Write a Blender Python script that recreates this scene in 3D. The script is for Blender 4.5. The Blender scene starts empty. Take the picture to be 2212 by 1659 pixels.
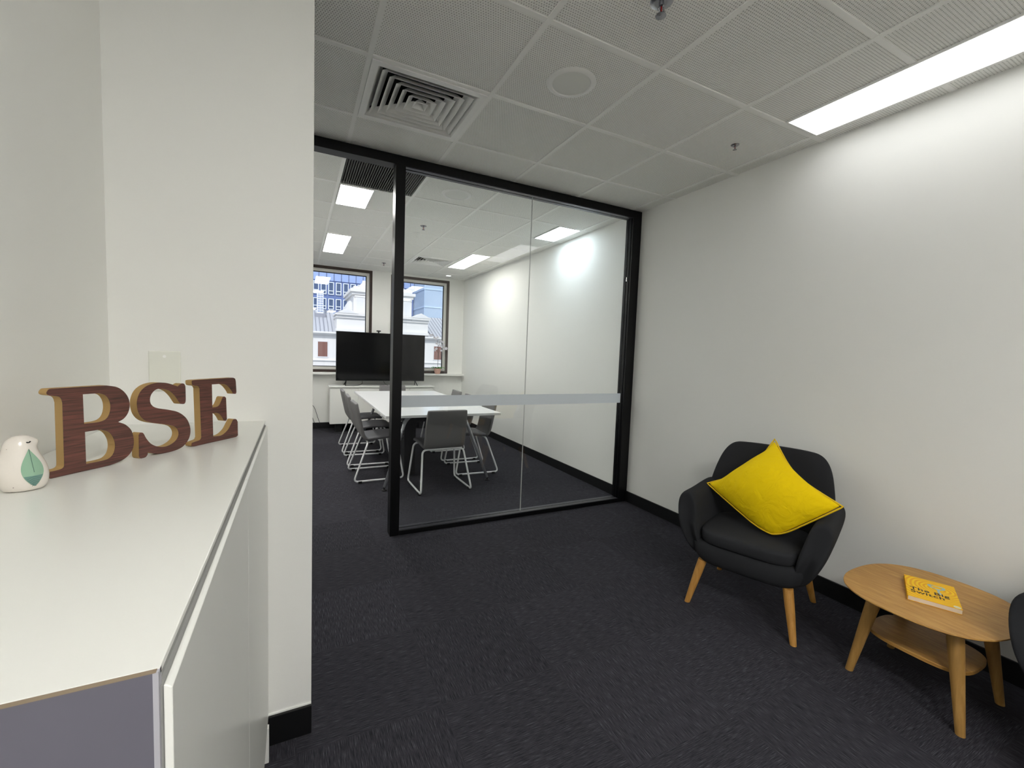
import bpy, bmesh, math, random
from mathutils import Vector, Matrix
random.seed(7)
SC = bpy.context.scene
COL = SC.collection
PI = math.pi

# ------------------------------------------------------------------ camera, world, sun, exposure
CAMZ = 1.3517
cam_d = bpy.data.cameras.new('camera'); cam = bpy.data.objects.new('camera', cam_d); COL.objects.link(cam)
cam_d.sensor_fit = 'HORIZONTAL'; cam_d.sensor_width = 36.0; cam_d.lens = 933.4 / 2212 * 36.0
cam_d.clip_start = 0.02; cam_d.clip_end = 500
yaw, pitch, roll = .4628, -.0695, .0371
w_ = Vector((math.sin(yaw)*math.cos(pitch), math.cos(yaw)*math.cos(pitch), math.sin(pitch)))
r0 = Vector((math.cos(yaw), -math.sin(yaw), 0)); u0 = r0.cross(w_)
r_ = r0*math.cos(roll) + u0*math.sin(roll); u_ = -r0*math.sin(roll) + u0*math.cos(roll)
cam.matrix_world = Matrix(((r_.x, u_.x, -w_.x, 0), (r_.y, u_.y, -w_.y, 0), (r_.z, u_.z, -w_.z, CAMZ), (0, 0, 0, 1)))
SC.camera = cam
SC.view_settings.view_transform = 'Standard'
SC.view_settings.look = 'None'
SC.view_settings.gamma = 1.0
SC.view_settings.use_curve_mapping = False
SC.view_settings.exposure = 0.12
SC.cycles.use_denoising = True
SC.cycles.max_bounces = 10
SC.cycles.diffuse_bounces = 6
SC.cycles.transparent_max_bounces = 16
SC.cycles.sample_clamp_indirect = 20.0

wd = bpy.data.worlds.new('sky'); SC.world = wd; wd.use_nodes = True
bg = wd.node_tree.nodes['Background']; bg.inputs[0].default_value = (0.78, 0.87, 1.0, 1); bg.inputs[1].default_value = 1.3
sun_d = bpy.data.lights.new('sun', 'SUN'); sun_d.energy = 2.7; sun_d.angle = 0.02; sun_d.color = (1, .96, .9)
sun = bpy.data.objects.new('sun', sun_d); COL.objects.link(sun); sun.location = (0, -5, 30)
sun.rotation_euler = Vector((.35, 1.0, -.95)).to_track_quat('-Z', 'Y').to_euler()

LF, LB, LR, LC = 3.7, 45.0, 27.0, 15.0      # radiance: front panel, added unseen panels behind, meeting room, cool panel

# ------------------------------------------------------------------ main dimensions (metres)
W = 2.80        # right wall
YP = 3.096      # front face of the glass partition
YB = 7.77       # window wall
CZ = 2.676      # ceiling
XL = -0.47      # left wall beside the cabinet
YW = 1.581      # wall facing the camera, behind the cabinet
XE = 0.047      # its free edge
YR = -2.6       # wall behind the camera
XM = -1.5       # far left side of the meeting room
GX = [0.293 + .6*i for i in range(-4, 4)]          # ceiling bars running along y
GY = [2.7216 + .569*j for j in range(-10, 9)]      # ceiling bars running along x

# ------------------------------------------------------------------ helpers
def lin(c):
    return tuple(((v/255)/12.92 if v/255 <= .04045 else ((v/255+.055)/1.055)**2.4) for v in c) + (1,)

def mat(name, rgb, rough=.5, metal=0., spec=.5, bump=None, coat=0.):
    m = bpy.data.materials.new(name); m.use_nodes = True
    b = m.node_tree.nodes['Principled BSDF']
    b.inputs['Base Color'].default_value = lin(rgb); b.inputs['Roughness'].default_value = rough
    b.inputs['Metallic'].default_value = metal; b.inputs['Specular IOR Level'].default_value = spec
    b.inputs['Coat Weight'].default_value = coat
    if bump:
        scale, strength = bump
        nt = m.node_tree
        tc = nt.nodes.new('ShaderNodeTexCoord'); n = nt.nodes.new('ShaderNodeTexNoise'); bp = nt.nodes.new('ShaderNodeBump')
        n.inputs['Scale'].default_value = scale; n.inputs['Detail'].default_value = 3
        bp.inputs['Strength'].default_value = strength; bp.inputs['Distance'].default_value = .002
        nt.links.new(tc.outputs['Object'], n.inputs['Vector']); nt.links.new(n.outputs['Fac'], bp.inputs['Height'])
        nt.links.new(bp.outputs['Normal'], b.inputs['Normal'])
    return m

class NT:
    """small helper for building node trees"""
    def __init__(s, m): s.nt = m.node_tree; s.b = s.nt.nodes['Principled BSDF']
    def n(s, t, **k):
        x = s.nt.nodes.new(t)
        for a, v in k.items(): setattr(x, a, v)
        return x
    def l(s, a, b): s.nt.links.new(a, b)
    def math(s, op, a, b=None, c=None):
        x = s.n('ShaderNodeMath', operation=op)
        for i, v in enumerate((a, b, c)):
            if v is None: continue
            if isinstance(v, (int, float)): x.inputs[i].default_value = v
            else: s.l(v, x.inputs[i])
        return x.outputs[0]
    def ramp(s, fac, stops):
        r = s.n('ShaderNodeValToRGB'); e = r.color_ramp.elements
        while len(e) < len(stops): e.new(.5)
        for k, (p, c) in enumerate(stops): e[k].position = p; e[k].color = lin(c)
        s.l(fac, r.inputs[0]); return r.outputs[0]
    def mix(s, f, a, b):
        x = s.n('ShaderNodeMix', data_type='RGBA')
        for sock, v in ((x.inputs[0], f), (x.inputs[6], a), (x.inputs[7], b)):
            if isinstance(v, (int, float)): sock.default_value = v
            elif isinstance(v, tuple): sock.default_value = v
            else: s.l(v, sock)
        return x.outputs[2]
    def bump(s, h, strength, dist):
        b = s.n('ShaderNodeBump'); b.inputs['Strength'].default_value = strength; b.inputs['Distance'].default_value = dist
        s.l(h, b.inputs['Height']); s.l(b.outputs[0], s.b.inputs['Normal'])

def sep(T, out):
    tc = T.n('ShaderNodeTexCoord'); x = T.n('ShaderNodeSeparateXYZ'); T.l(tc.outputs[out], x.inputs[0]); return tc, x

def obj(name, bm, m=None, parent=None, smooth=False, bevel=0., seg=2, subsurf=0, auto=None):
    me = bpy.data.meshes.new(name); bmesh.ops.recalc_face_normals(bm, faces=bm.faces); bm.to_mesh(me); bm.free()
    o = bpy.data.objects.new(name, me); COL.objects.link(o)
    if m is not None:
        for k in (m if isinstance(m, (list, tuple)) else [m]): me.materials.append(k)
    if bevel:
        md = o.modifiers.new('bevel', 'BEVEL'); md.width = bevel; md.segments = seg; md.limit_method = 'ANGLE'; md.angle_limit = .6
        md.harden_normals = False
    if subsurf:
        md = o.modifiers.new('sub', 'SUBSURF'); md.levels = subsurf; md.render_levels = subsurf
    if smooth:
        for p in me.polygons: p.use_smooth = True
    if auto is not None:
        me.set_sharp_from_angle(angle=auto)
    if parent is not None: o.parent = parent
    return o

def thing(name, label, cat, loc=(0, 0, 0), rz=0., group=None):
    o = bpy.data.objects.new(name, None); COL.objects.link(o); o.empty_display_size = .1
    o.location = loc; o.rotation_euler = (0, 0, rz)
    return tag(o, label, cat, group)

def tag(o, label, cat, group=None):
    o['label'] = label; o['category'] = cat
    if group: o['group'] = group
    return o

def struct(o):
    o['kind'] = 'structure'; return o

def bx(bm, x0, x1, y0, y1, z0, z1, mi=0):
    v = [bm.verts.new(p) for p in ((x0,y0,z0),(x1,y0,z0),(x1,y1,z0),(x0,y1,z0),(x0,y0,z1),(x1,y0,z1),(x1,y1,z1),(x0,y1,z1))]
    for f in ((0,3,2,1),(4,5,6,7),(0,1,5,4),(1,2,6,5),(2,3,7,6),(3,0,4,7)):
        q = bm.faces.new([v[i] for i in f]); q.material_index = mi
    return v

def box(name, x0, x1, y0, y1, z0, z1, m, parent=None, bevel=0., seg=2):
    bm = bmesh.new(); bx(bm, x0, x1, y0, y1, z0, z1); return obj(name, bm, m, parent, bevel=bevel, seg=seg)

def loft(bm, rings, cap=True, mi=0, closed=False):
    vs = [[bm.verts.new(p) for p in r] for r in rings]; n = len(rings[0])
    R = range(len(vs)) if closed else range(len(vs)-1)
    for a in R:
        A, B = vs[a], vs[(a+1) % len(vs)]
        for k in range(n):
            f = bm.faces.new((A[k], A[(k+1) % n], B[(k+1) % n], B[k])); f.material_index = mi
    if cap and not closed:
        bm.faces.new(list(reversed(vs[0]))).material_index = mi; bm.faces.new(vs[-1]).material_index = mi
    return vs

def lathe(bm, prof, c=(0, 0, 0), n=32, cap=True, mi=0):
    loft(bm, [[(c[0]+r*math.cos(2*PI*k/n), c[1]+r*math.sin(2*PI*k/n), c[2]+z) for k in range(n)] for r, z in prof], cap, mi)

def fillet(pts, r, seg=5, closed=False):
    pts = [Vector(p) for p in pts]; n = len(pts); out = []
    for i, p in enumerate(pts):
        if not closed and i in (0, n-1): out.append(p); continue
        a, b = pts[i-1]-p, pts[(i+1) % n]-p
        d = min(r, a.length*.49, b.length*.49); A, B = p + a.normalized()*d, p + b.normalized()*d
        for k in range(seg+1):
            t = k/seg; out.append(A*(1-t)**2 + p*2*t*(1-t) + B*t*t)
    return out

def tube(bm, pts, r, n=8, closed=False, mi=0):
    pts = [Vector(p) for p in pts]; rings = []; N = len(pts)
    rr = r if isinstance(r, (list, tuple)) else [r]*N
    def tan(i):
        if closed: return (pts[(i+1) % N] - pts[i-1]).normalized()
        return (pts[min(i+1, N-1)] - pts[max(i-1, 0)]).normalized()
    t = tan(0); ref = Vector((0, 0, 1)) if abs(t.z) < .9 else Vector((1, 0, 0))
    nrm = (ref - t*ref.dot(t)).normalized()
    for i in range(N):
        t = tan(i); nrm = (nrm - t*nrm.dot(t)).normalized(); b = t.cross(nrm)
        rings.append([pts[i] + (nrm*math.cos(2*PI*k/n) + b*math.sin(2*PI*k/n))*rr[i] for k in range(n)])
    loft(bm, rings, True, mi, closed)

def spline(L, seg=6, closed=True):
    """Catmull-Rom through points; a third element marks a corner"""
    n = len(L); P = [Vector((t[0], t[1], 0)) for t in L]; C = [len(t) > 2 for t in L]; out = []
    for i in range(n if closed else n-1):
        p1, p2 = P[i], P[(i+1) % n]
        p0 = p1*2-p2 if C[i] else P[i-1]; p3 = p2*2-p1 if C[(i+1) % n] else P[(i+2) % n]
        if C[i] and C[(i+1) % n]: out.append(p1); continue
        for k in range(seg):
            t = k/seg
            out.append(.5*((2*p1) + (p2-p0)*t + (2*p0-5*p1+4*p2-p3)*t*t + (3*p1-p0-3*p2+p3)*t**3))
    return out

def flat_curve(name, loops, depth, bevel=0.):
    """closed 2-D outlines with holes -> extruded mesh (x, y in the plane, thickness along z)"""
    cu = bpy.data.curves.new(name, 'CURVE'); cu.dimensions = '2D'; cu.fill_mode = 'BOTH'
    cu.extrude = max(depth/2 - bevel, 0); cu.bevel_depth = bevel; cu.bevel_resolution = 2; cu.offset = -bevel
    for L in loops:
        s = cu.splines.new('POLY'); s.points.add(len(L)-1); s.use_cyclic_u = True
        for k, p in enumerate(L): s.points[k].co = (p[0], p[1], 0, 1)
    t = bpy.data.objects.new(name, cu); COL.objects.link(t)
    bpy.context.view_layer.update()
    me = bpy.data.meshes.new_from_object(t.evaluated_get(bpy.context.evaluated_depsgraph_get()))
    bpy.data.objects.remove(t); return me

def text_mesh(s, size, extrude=.0004, offset=0., align='LEFT', spacing=1.):
    cu = bpy.data.curves.new('text', 'FONT'); cu.body = s; cu.size = size; cu.extrude = extrude; cu.offset = offset
    cu.align_x = align; cu.space_character = spacing
    t = bpy.data.objects.new('text', cu); COL.objects.link(t); bpy.context.view_layer.update()
    me = bpy.data.meshes.new_from_object(t.evaluated_get(bpy.context.evaluated_depsgraph_get()))
    bpy.data.objects.remove(t); return me

def dup(root, loc, rz, label, group=None):
    r = root.copy(); COL.objects.link(r); r.location = loc; r.rotation_euler = (0, 0, rz); r['label'] = label
    if group: r['group'] = group
    for ch in list(root.children):
        c = ch.copy(); COL.objects.link(c); c.parent = r
        for g in ch.children:
            d = g.copy(); COL.objects.link(d); d.parent = c
    return r

# ------------------------------------------------------------------ materials
M_wall = mat('wall_paint', (238, 238, 234), .75, bump=(180, .06))
M_black = mat('black_skirting', (12, 12, 14), .45)
M_frame = mat('black_powdercoat', (5, 5, 7), .4, spec=.3)
M_frame2 = mat('channel_metal', (70, 70, 78), .35, .6)
M_white = mat('white_plastic', (246, 246, 243), .4)
M_bar = mat('ceiling_bar_paint', (250, 250, 246), .5)
M_cab = mat('cabinet_laminate', (232, 232, 227), .28)
M_cab_side = mat('cabinet_side_panel', (102, 100, 111), .5)  # purple-grey, darkened further to carry the shade on the cabinet's near end
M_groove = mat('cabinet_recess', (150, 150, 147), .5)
M_edge = mat('worn_edge_band', (140, 124, 104), .7)
M_plate = mat('wall_plate_plastic', (232, 233, 224), .3)
M_fabric = mat('charcoal_wool', (42, 43, 46), .95, spec=.2, bump=(900, .5))
M_seat = mat('charcoal_wool_seat', (46, 47, 50), .95, spec=.2, bump=(900, .5))
M_dark = mat('matt_black', (10, 10, 11), .6)
M_chairgrey = mat('grey_upholstery', (118, 116, 116), .6, bump=(500, .2))
M_chairseat = mat('dark_grey_upholstery', (96, 95, 99), .5, bump=(500, .2))
M_tube = mat('light_grey_tube', (240, 240, 243), .25)
M_chrome = mat('chrome', (205, 207, 213), .25, .65)
M_tabletop = mat('white_tabletop', (246, 247, 248), .2)
M_screen = mat('screen_glass', (4, 4, 5), .1, spec=.22)
M_tv = mat('tv_plastic', (7, 7, 8), .4, spec=.3)
M_brown = mat('bronze_window_frame', (50, 34, 27), .45)
M_alu = mat('aluminium_sash', (222, 220, 214), .4)
M_terra = mat('terracotta', (214, 170, 152), .7)
M_leaf = mat('leaf_green', (98, 165, 62), .4)
M_petal = mat('white_petal', (235, 232, 240), .5)
M_stem = mat('dark_stem', (60, 55, 40), .6)
M_paper = mat('book_pages', (222, 205, 185), .8)
M_metal = mat('sprinkler_metal', (170, 170, 175), .25, 1.)
M_red = mat('sprinkler_bulb', (150, 25, 25), .15)

def emit(name, rgb, s):
    m = bpy.data.materials.new(name); m.use_nodes = True; nt = m.node_tree; nt.nodes.clear()
    e = nt.nodes.new('ShaderNodeEmission'); o = nt.nodes.new('ShaderNodeOutputMaterial')
    e.inputs[0].default_value = (*rgb, 1); e.inputs[1].default_value = s; nt.links.new(e.outputs[0], o.inputs[0]); return m
E_warm = emit('light_diffuser_warm', (.985, .99, .985), LF)
E_back = emit('light_diffuser_fill', (1, .985, .95), LB)  # strong fill for the added panels behind the camera
E_room = emit('light_diffuser_room', (1, .985, .94), LR)
E_wallside = emit('light_diffuser_wall_side', (1, .985, .94), 15.0)
E_cool = emit('light_diffuser_cool', (.80, .92, 1.0), LC)

def glass(name, tint, fmul=1.):
    m = bpy.data.materials.new(name); m.use_nodes = True; nt = m.node_tree; nt.nodes.clear()
    t = nt.nodes.new('ShaderNodeBsdfTransparent'); g = nt.nodes.new('ShaderNodeBsdfGlossy'); x = nt.nodes.new('ShaderNodeMixShader')
    f = nt.nodes.new('ShaderNodeFresnel'); o = nt.nodes.new('ShaderNodeOutputMaterial'); mm = nt.nodes.new('ShaderNodeMath')
    ge = nt.nodes.new('ShaderNodeNewGeometry'); mr = nt.nodes.new('ShaderNodeMapRange')      # same reflectance at the exit face
    mr.inputs['To Min'].default_value = 1.5; mr.inputs['To Max'].default_value = 1/1.5
    nt.links.new(ge.outputs['Backfacing'], mr.inputs['Value']); nt.links.new(mr.outputs[0], f.inputs[0]); mm.operation = 'MULTIPLY'; mm.inputs[1].default_value = fmul
    t.inputs[0].default_value = (*tint, 1); g.inputs['Roughness'].default_value = 0.0
    nt.links.new(f.outputs[0], mm.inputs[0]); nt.links.new(mm.outputs[0], x.inputs[0])
    nt.links.new(t.outputs[0], x.inputs[1]); nt.links.new(g.outputs[0], x.inputs[2]); nt.links.new(x.outputs[0], o.inputs[0]); return m
M_glass = glass('clear_glass', (.98, .99, .985))
M_winglass = glass('window_glass', (.97, .98, 1.0), .9)

M_frost = bpy.data.materials.new('frosted_film'); M_frost.use_nodes = True
T = NT(M_frost); T.b.inputs['Base Color'].default_value = lin((240, 248, 255)); T.b.inputs['Roughness'].default_value = .6
T.b.inputs['Alpha'].default_value = .93

# carpet: half-metre tiles laid quarter-turned, fine streaks
M_carpet = bpy.data.materials.new('carpet_tiles'); M_carpet.use_nodes = True
T = NT(M_carpet); tc, xyz = sep(T, 'Object'); S = .5
fx = T.math('FLOOR', T.math('DIVIDE', xyz.outputs[0], S)); fy = T.math('FLOOR', T.math('DIVIDE', xyz.outputs[1], S))
chk = T.math('MODULO', T.math('ABSOLUTE', T.math('ADD', fx, fy)), 2)
def streak(sx, sy):
    mp = T.n('ShaderNodeMapping'); mp.inputs['Scale'].default_value = (sx, sy, 1); T.l(tc.outputs['Object'], mp.inputs[0])
    n = T.n('ShaderNodeTexNoise'); n.inputs['Scale'].default_value = 1; n.inputs['Detail'].default_value = 3; n.inputs['Roughness'].default_value = .65
    T.l(mp.outputs[0], n.inputs['Vector']); return n.outputs['Fac']
st = T.mix(chk, streak(460, 20), streak(20, 460))
wn = T.n('ShaderNodeTexWhiteNoise', noise_dimensions='2D'); cb = T.n('ShaderNodeCombineXYZ'); T.l(fx, cb.inputs[0]); T.l(fy, cb.inputs[1]); T.l(cb.outputs[0], wn.inputs['Vector'])
col = T.ramp(st, [(.30, (27, 27, 31)), (.5, (52, 51, 57)), (.62, (68, 67, 74)), (.78, (112, 111, 118))])
hsv = T.n('ShaderNodeHueSaturation'); T.l(col, hsv.inputs['Color']); T.l(T.math('MULTIPLY_ADD', wn.outputs['Value'], .22, .88), hsv.inputs['Value'])
T.l(hsv.outputs[0], T.b.inputs['Base Color']); T.b.inputs['Roughness'].default_value = .95; T.b.inputs['Specular IOR Level'].default_value = .15
T.bump(st, .6, .003)

# perforated ceiling tile
M_tile = bpy.data.materials.new('perforated_ceiling_tile'); M_tile.use_nodes = True
T = NT(M_tile); tc, xyz = sep(T, 'Object'); D = .0118
yy = T.math('DIVIDE', xyz.outputs[1], D); row = T.math('FLOOR', yy)
xx = T.math('ADD', T.math('DIVIDE', xyz.outputs[0], D*.9), T.math('MULTIPLY', T.math('MODULO', T.math('ABSOLUTE', row), 2), .5))
dx = T.math('SUBTRACT', T.math('FRACT', xx), .5); dy = T.math('SUBTRACT', T.math('FRACT', yy), .5)
rad = T.math('SQRT', T.math('ADD', T.math('MULTIPLY', dx, dx), T.math('MULTIPLY', dy, dy)))
hole = T.math('SMOOTH_MIN', 1, T.math('MULTIPLY', rad, 2.6), .1)
T.l(T.ramp(hole, [(.20, (110, 110, 105)), (.55, (250, 250, 245))]), T.b.inputs['Base Color'])
nz = T.n('ShaderNodeTexNoise'); nz.inputs['Scale'].default_value = 220; T.l(tc.outputs['Object'], nz.inputs['Vector'])
T.b.inputs['Roughness'].default_value = .85
T.bump(T.math('ADD', hole, T.math('MULTIPLY', nz.outputs['Fac'], .4)), .8, .004)

def wood(name, a, b, c, scale=(1, 1, 1), bands=9., rough=.45):
    m = bpy.data.materials.new(name); m.use_nodes = True; T = NT(m)
    tc = T.n('ShaderNodeTexCoord'); mp = T.n('ShaderNodeMapping'); mp.inputs['Scale'].default_value = scale; T.l(tc.outputs['Object'], mp.inputs[0])
    n1 = T.n('ShaderNodeTexNoise'); n1.inputs['Scale'].default_value = bands; n1.inputs['Detail'].default_value = 6; n1.inputs['Distortion'].default_value = .6; n1.inputs['Roughness'].default_value = .6
    T.l(mp.outputs[0], n1.inputs['Vector'])
    T.l(T.ramp(n1.outputs['Fac'], [(.3, a), (.5, b), (.68, c)]), T.b.inputs['Base Color']); T.b.inputs['Roughness'].default_value = rough
    T.bump(n1.outputs['Fac'], .08, .002); return m
M_redwood = wood('red_brown_veneer', (50, 38, 32), (94, 58, 50), (118, 72, 62), (6, 150, 60), 1.6, .5)
M_mdf = mat('raw_mdf_edge', (174, 142, 90), .8, bump=(300, .1))
M_leg = wood('ash_leg', (170, 118, 52), (188, 136, 66), (202, 152, 82), (30, 30, 3), 1.5)
M_oak = wood('oak_top', (166, 120, 58), (182, 136, 70), (196, 152, 84), (30, 4, 30), 2.)
M_oak2 = wood('oak_leg', (150, 114, 60), (164, 124, 66), (180, 140, 80), (30, 30, 3), 1.5)

M_yellow = bpy.data.materials.new('yellow_linen'); M_yellow.use_nodes = True
T = NT(M_yellow); T.b.inputs['Base Color'].default_value = lin((250, 214, 4)); T.b.inputs['Roughness'].default_value = .85; T.b.inputs['Specular IOR Level'].default_value = .2
tc = T.n('ShaderNodeTexCoord'); n1 = T.n('ShaderNodeTexNoise'); n1.inputs['Scale'].default_value = 14; n1.inputs['Detail'].default_value = 5; n1.inputs['Distortion'].default_value = 1.2
n2 = T.n('ShaderNodeTexNoise'); n2.inputs['Scale'].default_value = 700; T.l(tc.outputs['Object'], n1.inputs['Vector']); T.l(tc.outputs['Object'], n2.inputs['Vector'])
T.bump(T.math('ADD', n1.outputs['Fac'], T.math('MULTIPLY', n2.outputs['Fac'], .08)), .8, .016)
M_piping = mat('yellow_piping', (228, 190, 20), .8)

# ------------------------------------------------------------------ room shell
floor = struct(box('floor', -2.0, 3.0, YR-.2, YB+.1, -.1, 0, M_carpet))

bm = bmesh.new()
skip = {}                      # ceiling cells taken by fixtures: (i, j) -> x range kept as perforated tile
def cell(i, j, x0=None, x1=None): skip.setdefault((i, j), []).append((x0, x1))
gx = GX + [2.69, W]
nx = len(gx)-1
FIX = [  # rectangles (x0, x1, y0, y1) cut out of the ceiling for fixtures
    (GX[4], GX[5], GY[9], GY[10]),            # supply air diffuser, front room
    (2.405, 2.69, GY[6], GY[8]),              # long light by the right wall
    (.30, .585, -1.70, -.60),                 # added unseen light behind the camera
    (1.0, 1.28, -2.35, -1.25),  # second added light behind the camera
    (GX[4], GX[5], GY[11], GY[12]),           # return air grille
    (-.905, -.615, GY[12], GY[14]),  # added fill light, unseen left bay
    (GX[4], .585, GY[12], GY[13]),            # square light
    (GX[4], .585, GY[15], GY[17]),            # second light on the left
    (2.405, 2.69, GY[12], GY[13]),            # square light by the right wall
    (2.11, 2.39, GY[15], GY[17]),             # long light further back
    (GX[6], GX[7], GY[16], GY[17]),           # rear diffuser
]
xs = sorted(set([-2.0] + gx + [v for f in FIX for v in f[:2]])); ys = sorted(set([YR-.1] + GY + [YB+.05] + [v for f in FIX for v in f[2:]]))
GV = {}
def gv(x, y):
    if (x, y) not in GV: GV[(x, y)] = bm.verts.new((x, y, CZ+.005))
    return GV[(x, y)]
for a in range(len(xs)-1):
    for b in range(len(ys)-1):
        cx, cy = (xs[a]+xs[a+1])/2, (ys[b]+ys[b+1])/2
        if cy > YB+.05 or cy < YR-.1: continue
        if any(f[0] < cx < f[1] and f[2] < cy < f[3] for f in FIX): continue
        bm.faces.new([gv(x, y) for x, y in ((xs[a], ys[b]), (xs[a], ys[b+1]), (xs[a+1], ys[b+1]), (xs[a+1], ys[b]))])
ceiling = struct(obj('ceiling', bm, M_tile))
if ceiling.data.polygons[0].normal.z > 0: ceiling.data.flip_normals()
bm = bmesh.new(); hb = .012
for x in GX + [2.69]: bx(bm, x-hb, x+hb, YR, YB, CZ, CZ+.02)
for j, y in enumerate(GY):
    if YR < y < YB:
        prev = -2.0
        bx(bm, -2.0, W, y-hb, y+hb, CZ+.001, CZ+.02)
# cut the cross bars where a fixture spans two modules: handled by the fixtures' own bodies, which hang below the bars
obj('ceiling_grid', bm, M_bar, ceiling)
struct(box('roof_slab', -2.2, 3.1, YR-.3, YB+.25, CZ+.34, CZ+.5, M_wall)).name = 'ceiling_slab'  # unseen slab, added to block sun and sky above the tiles

struct(box('wall_right', W, W+.15, YR-.2, YB+.2, -.1, CZ+.4, M_wall))
struct(box('wall_rear', -2.2, W, YR-.15, YR, -.1, CZ+.4, mat('rear_wall_grey', (150, 150, 150), .8)))
struct(box('wall_left', XL-.15, XL, YR, YW, -.1, CZ+.4, M_wall))
bm = bmesh.new(); bx(bm, XM-.1, XE, YW, YW+.13, -.1, CZ+.4)
struct(obj('wall_front', bm, M_wall, bevel=.002))
struct(box('wall_side', XM-.15, XM, YW+.13, YB, -.1, CZ+.4, M_wall))
# window wall with two openings
W1 = (-.35, 1.147, .956, CZ-.005); W2 = (1.457, 2.515, .956, CZ-.03)
bm = bmesh.new(); T0, T1 = YB, YB+.2
bx(bm, XM, W, T0, T1, -.1, .94)
bx(bm, XM, W1[0], T0, T1, .94, CZ+.4); bx(bm, W1[1], W2[0], T0, T1, .94, CZ+.4); bx(bm, W2[1], W, T0, T1, .94, CZ+.4)
bx(bm, W1[0], W1[1], T0, T1, W1[3], CZ+.4); bx(bm, W2[0], W2[1], T0, T1, W2[3], CZ+.4)
struct(obj('wall_back', bm, M_wall))
for k, (x0, x1, z0, z1) in enumerate((W1, W2)):
    z0 = .94
    e = struct(bpy.data.objects.new('window_%d' % (k+1), None)); COL.objects.link(e); e.location = ((x0+x1)/2, YB, z0)
    def F(name, m, a, b, ins, wd_):
        bm = bmesh.new(); X0, X1, Z0, Z1 = x0+ins-e.location.x, x1-ins-e.location.x, z0+ins-e.location.z, z1-ins-e.location.z
        bx(bm, X0, X0+wd_, a, b, Z0, Z1); bx(bm, X1-wd_, X1, a, b, Z0, Z1)
        bx(bm, X0+wd_, X1-wd_, a, b, Z0, Z0+wd_); bx(bm, X0+wd_, X1-wd_, a, b, Z1-wd_, Z1)
        return obj(name, bm, m, e, bevel=.003)
    F('window_frame', M_brown, -.004, .12, 0, .042)
    F('window_sash', M_alu, .03, .09, .042, .048)
    F('glazing_bead', M_dark, .05, .08, .09, .012)
    X0, X1 = x0+.095-e.location.x, x1-.095-e.location.x
    bm = bmesh.new(); bx(bm, X0, X1, .06, .066, .1, z1-z0-.095); obj('window_glass', bm, M_winglass, e)
struct(box('trim_1', XM, W, YB-.13, YB+.0, .905, .935, M_wall, bevel=.004)).name = 'trim_1'
struct(box('trim_2', XM, W, YP+.1, YP+.124, CZ-.006, CZ+.01, M_bar))
# skirting
bb = .1
struct(box('baseboard_right', W-.012, W, YR, YP, 0, bb, M_black, bevel=.002))
struct(box('baseboard_right_meeting', W-.012, W, YP+.1, YB, 0, bb, M_black, bevel=.002)).name = 'baseboard_meeting'
struct(box('baseboard_back', XM, W-.012, YB-.012, YB, 0, bb, M_black, bevel=.002))
struct(box('baseboard_front', XL, XE+.001, YW-.012, YW, 0, .103, M_black, bevel=.002))
struct(box('baseboard_left', XL, XL+.012, YR, .37, 0, .103, M_black, bevel=.002))
struct(box('baseboard_rear', XL+.012, W-.012, YR, YR+.012, 0, bb, M_black, bevel=.002))
struct(box('trim_3', XL, XE, YW-.004, YW, .103, .108, M_wall))

# ------------------------------------------------------------------ glass partition
gp = thing('glass_partition', 'black framed floor to ceiling glass partition of the meeting room', 'partition', (1.7, YP, 0))
def gbox(name, x0, x1, y0, y1, z0, z1, m, bevel=.002): return box(name, x0-1.7, x1-1.7, y0-YP, y1-YP, z0, z1, m, gp, bevel)
gbox('header_rail', XM, W, YP, YP+.095, CZ-.062, CZ, M_frame)
gbox('post', .602, .668, YP, YP+.095, 0, CZ-.062, M_frame)
bm = bmesh.new()
bx(bm, 2.705-1.7, W-.001-1.7, 0, .095, 0, CZ-.062)
for yy in (.022, .06): bx(bm, 2.7-1.7, 2.705-1.7, yy, yy+.018, .035, CZ-.062)
obj('wall_jamb', bm, M_frame, gp)
bm = bmesh.new(); bx(bm, .668-1.7, 2.705-1.7, 0, .095, 0, .034); obj('bottom_rail', bm, M_frame, gp, bevel=.002)
bm = bmesh.new()
for y0 in (.006, .056): bx(bm, .668-1.7, 2.7-1.7, y0, y0+.034, .034, .037)
obj('glazing_channel', bm, M_frame2, gp)
bm = bmesh.new()
for y0 in (.006, .056): bx(bm, .668-1.7, 2.7-1.7, y0, y0+.034, CZ-.066, CZ-.062)
obj('head_channel', bm, M_frame2, gp)
for x0, x1 in ((.668, 1.6895), (1.6925, 2.70)):
    gbox('glass_pane', x0, x1, YP+.045, YP+.055, .036, CZ-.064, M_glass, 0)
gbox('joint_seal', 1.6895, 1.6925, YP+.045, YP+.055, .036, CZ-.064, mat('joint_seal', (185, 186, 184), .3), 0)
gbox('frosted_band', .668, 2.70, YP+.0435, YP+.0445, .935, 1.022, M_frost, 0)
gbox('left_jamb', -.42, -.36, YP, YP+.095, 0, CZ-.062, M_frame)
gbox('side_infill', XM, -.42, YP+.02, YP+.07, 0, CZ-.062, M_wall, 0)

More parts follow.
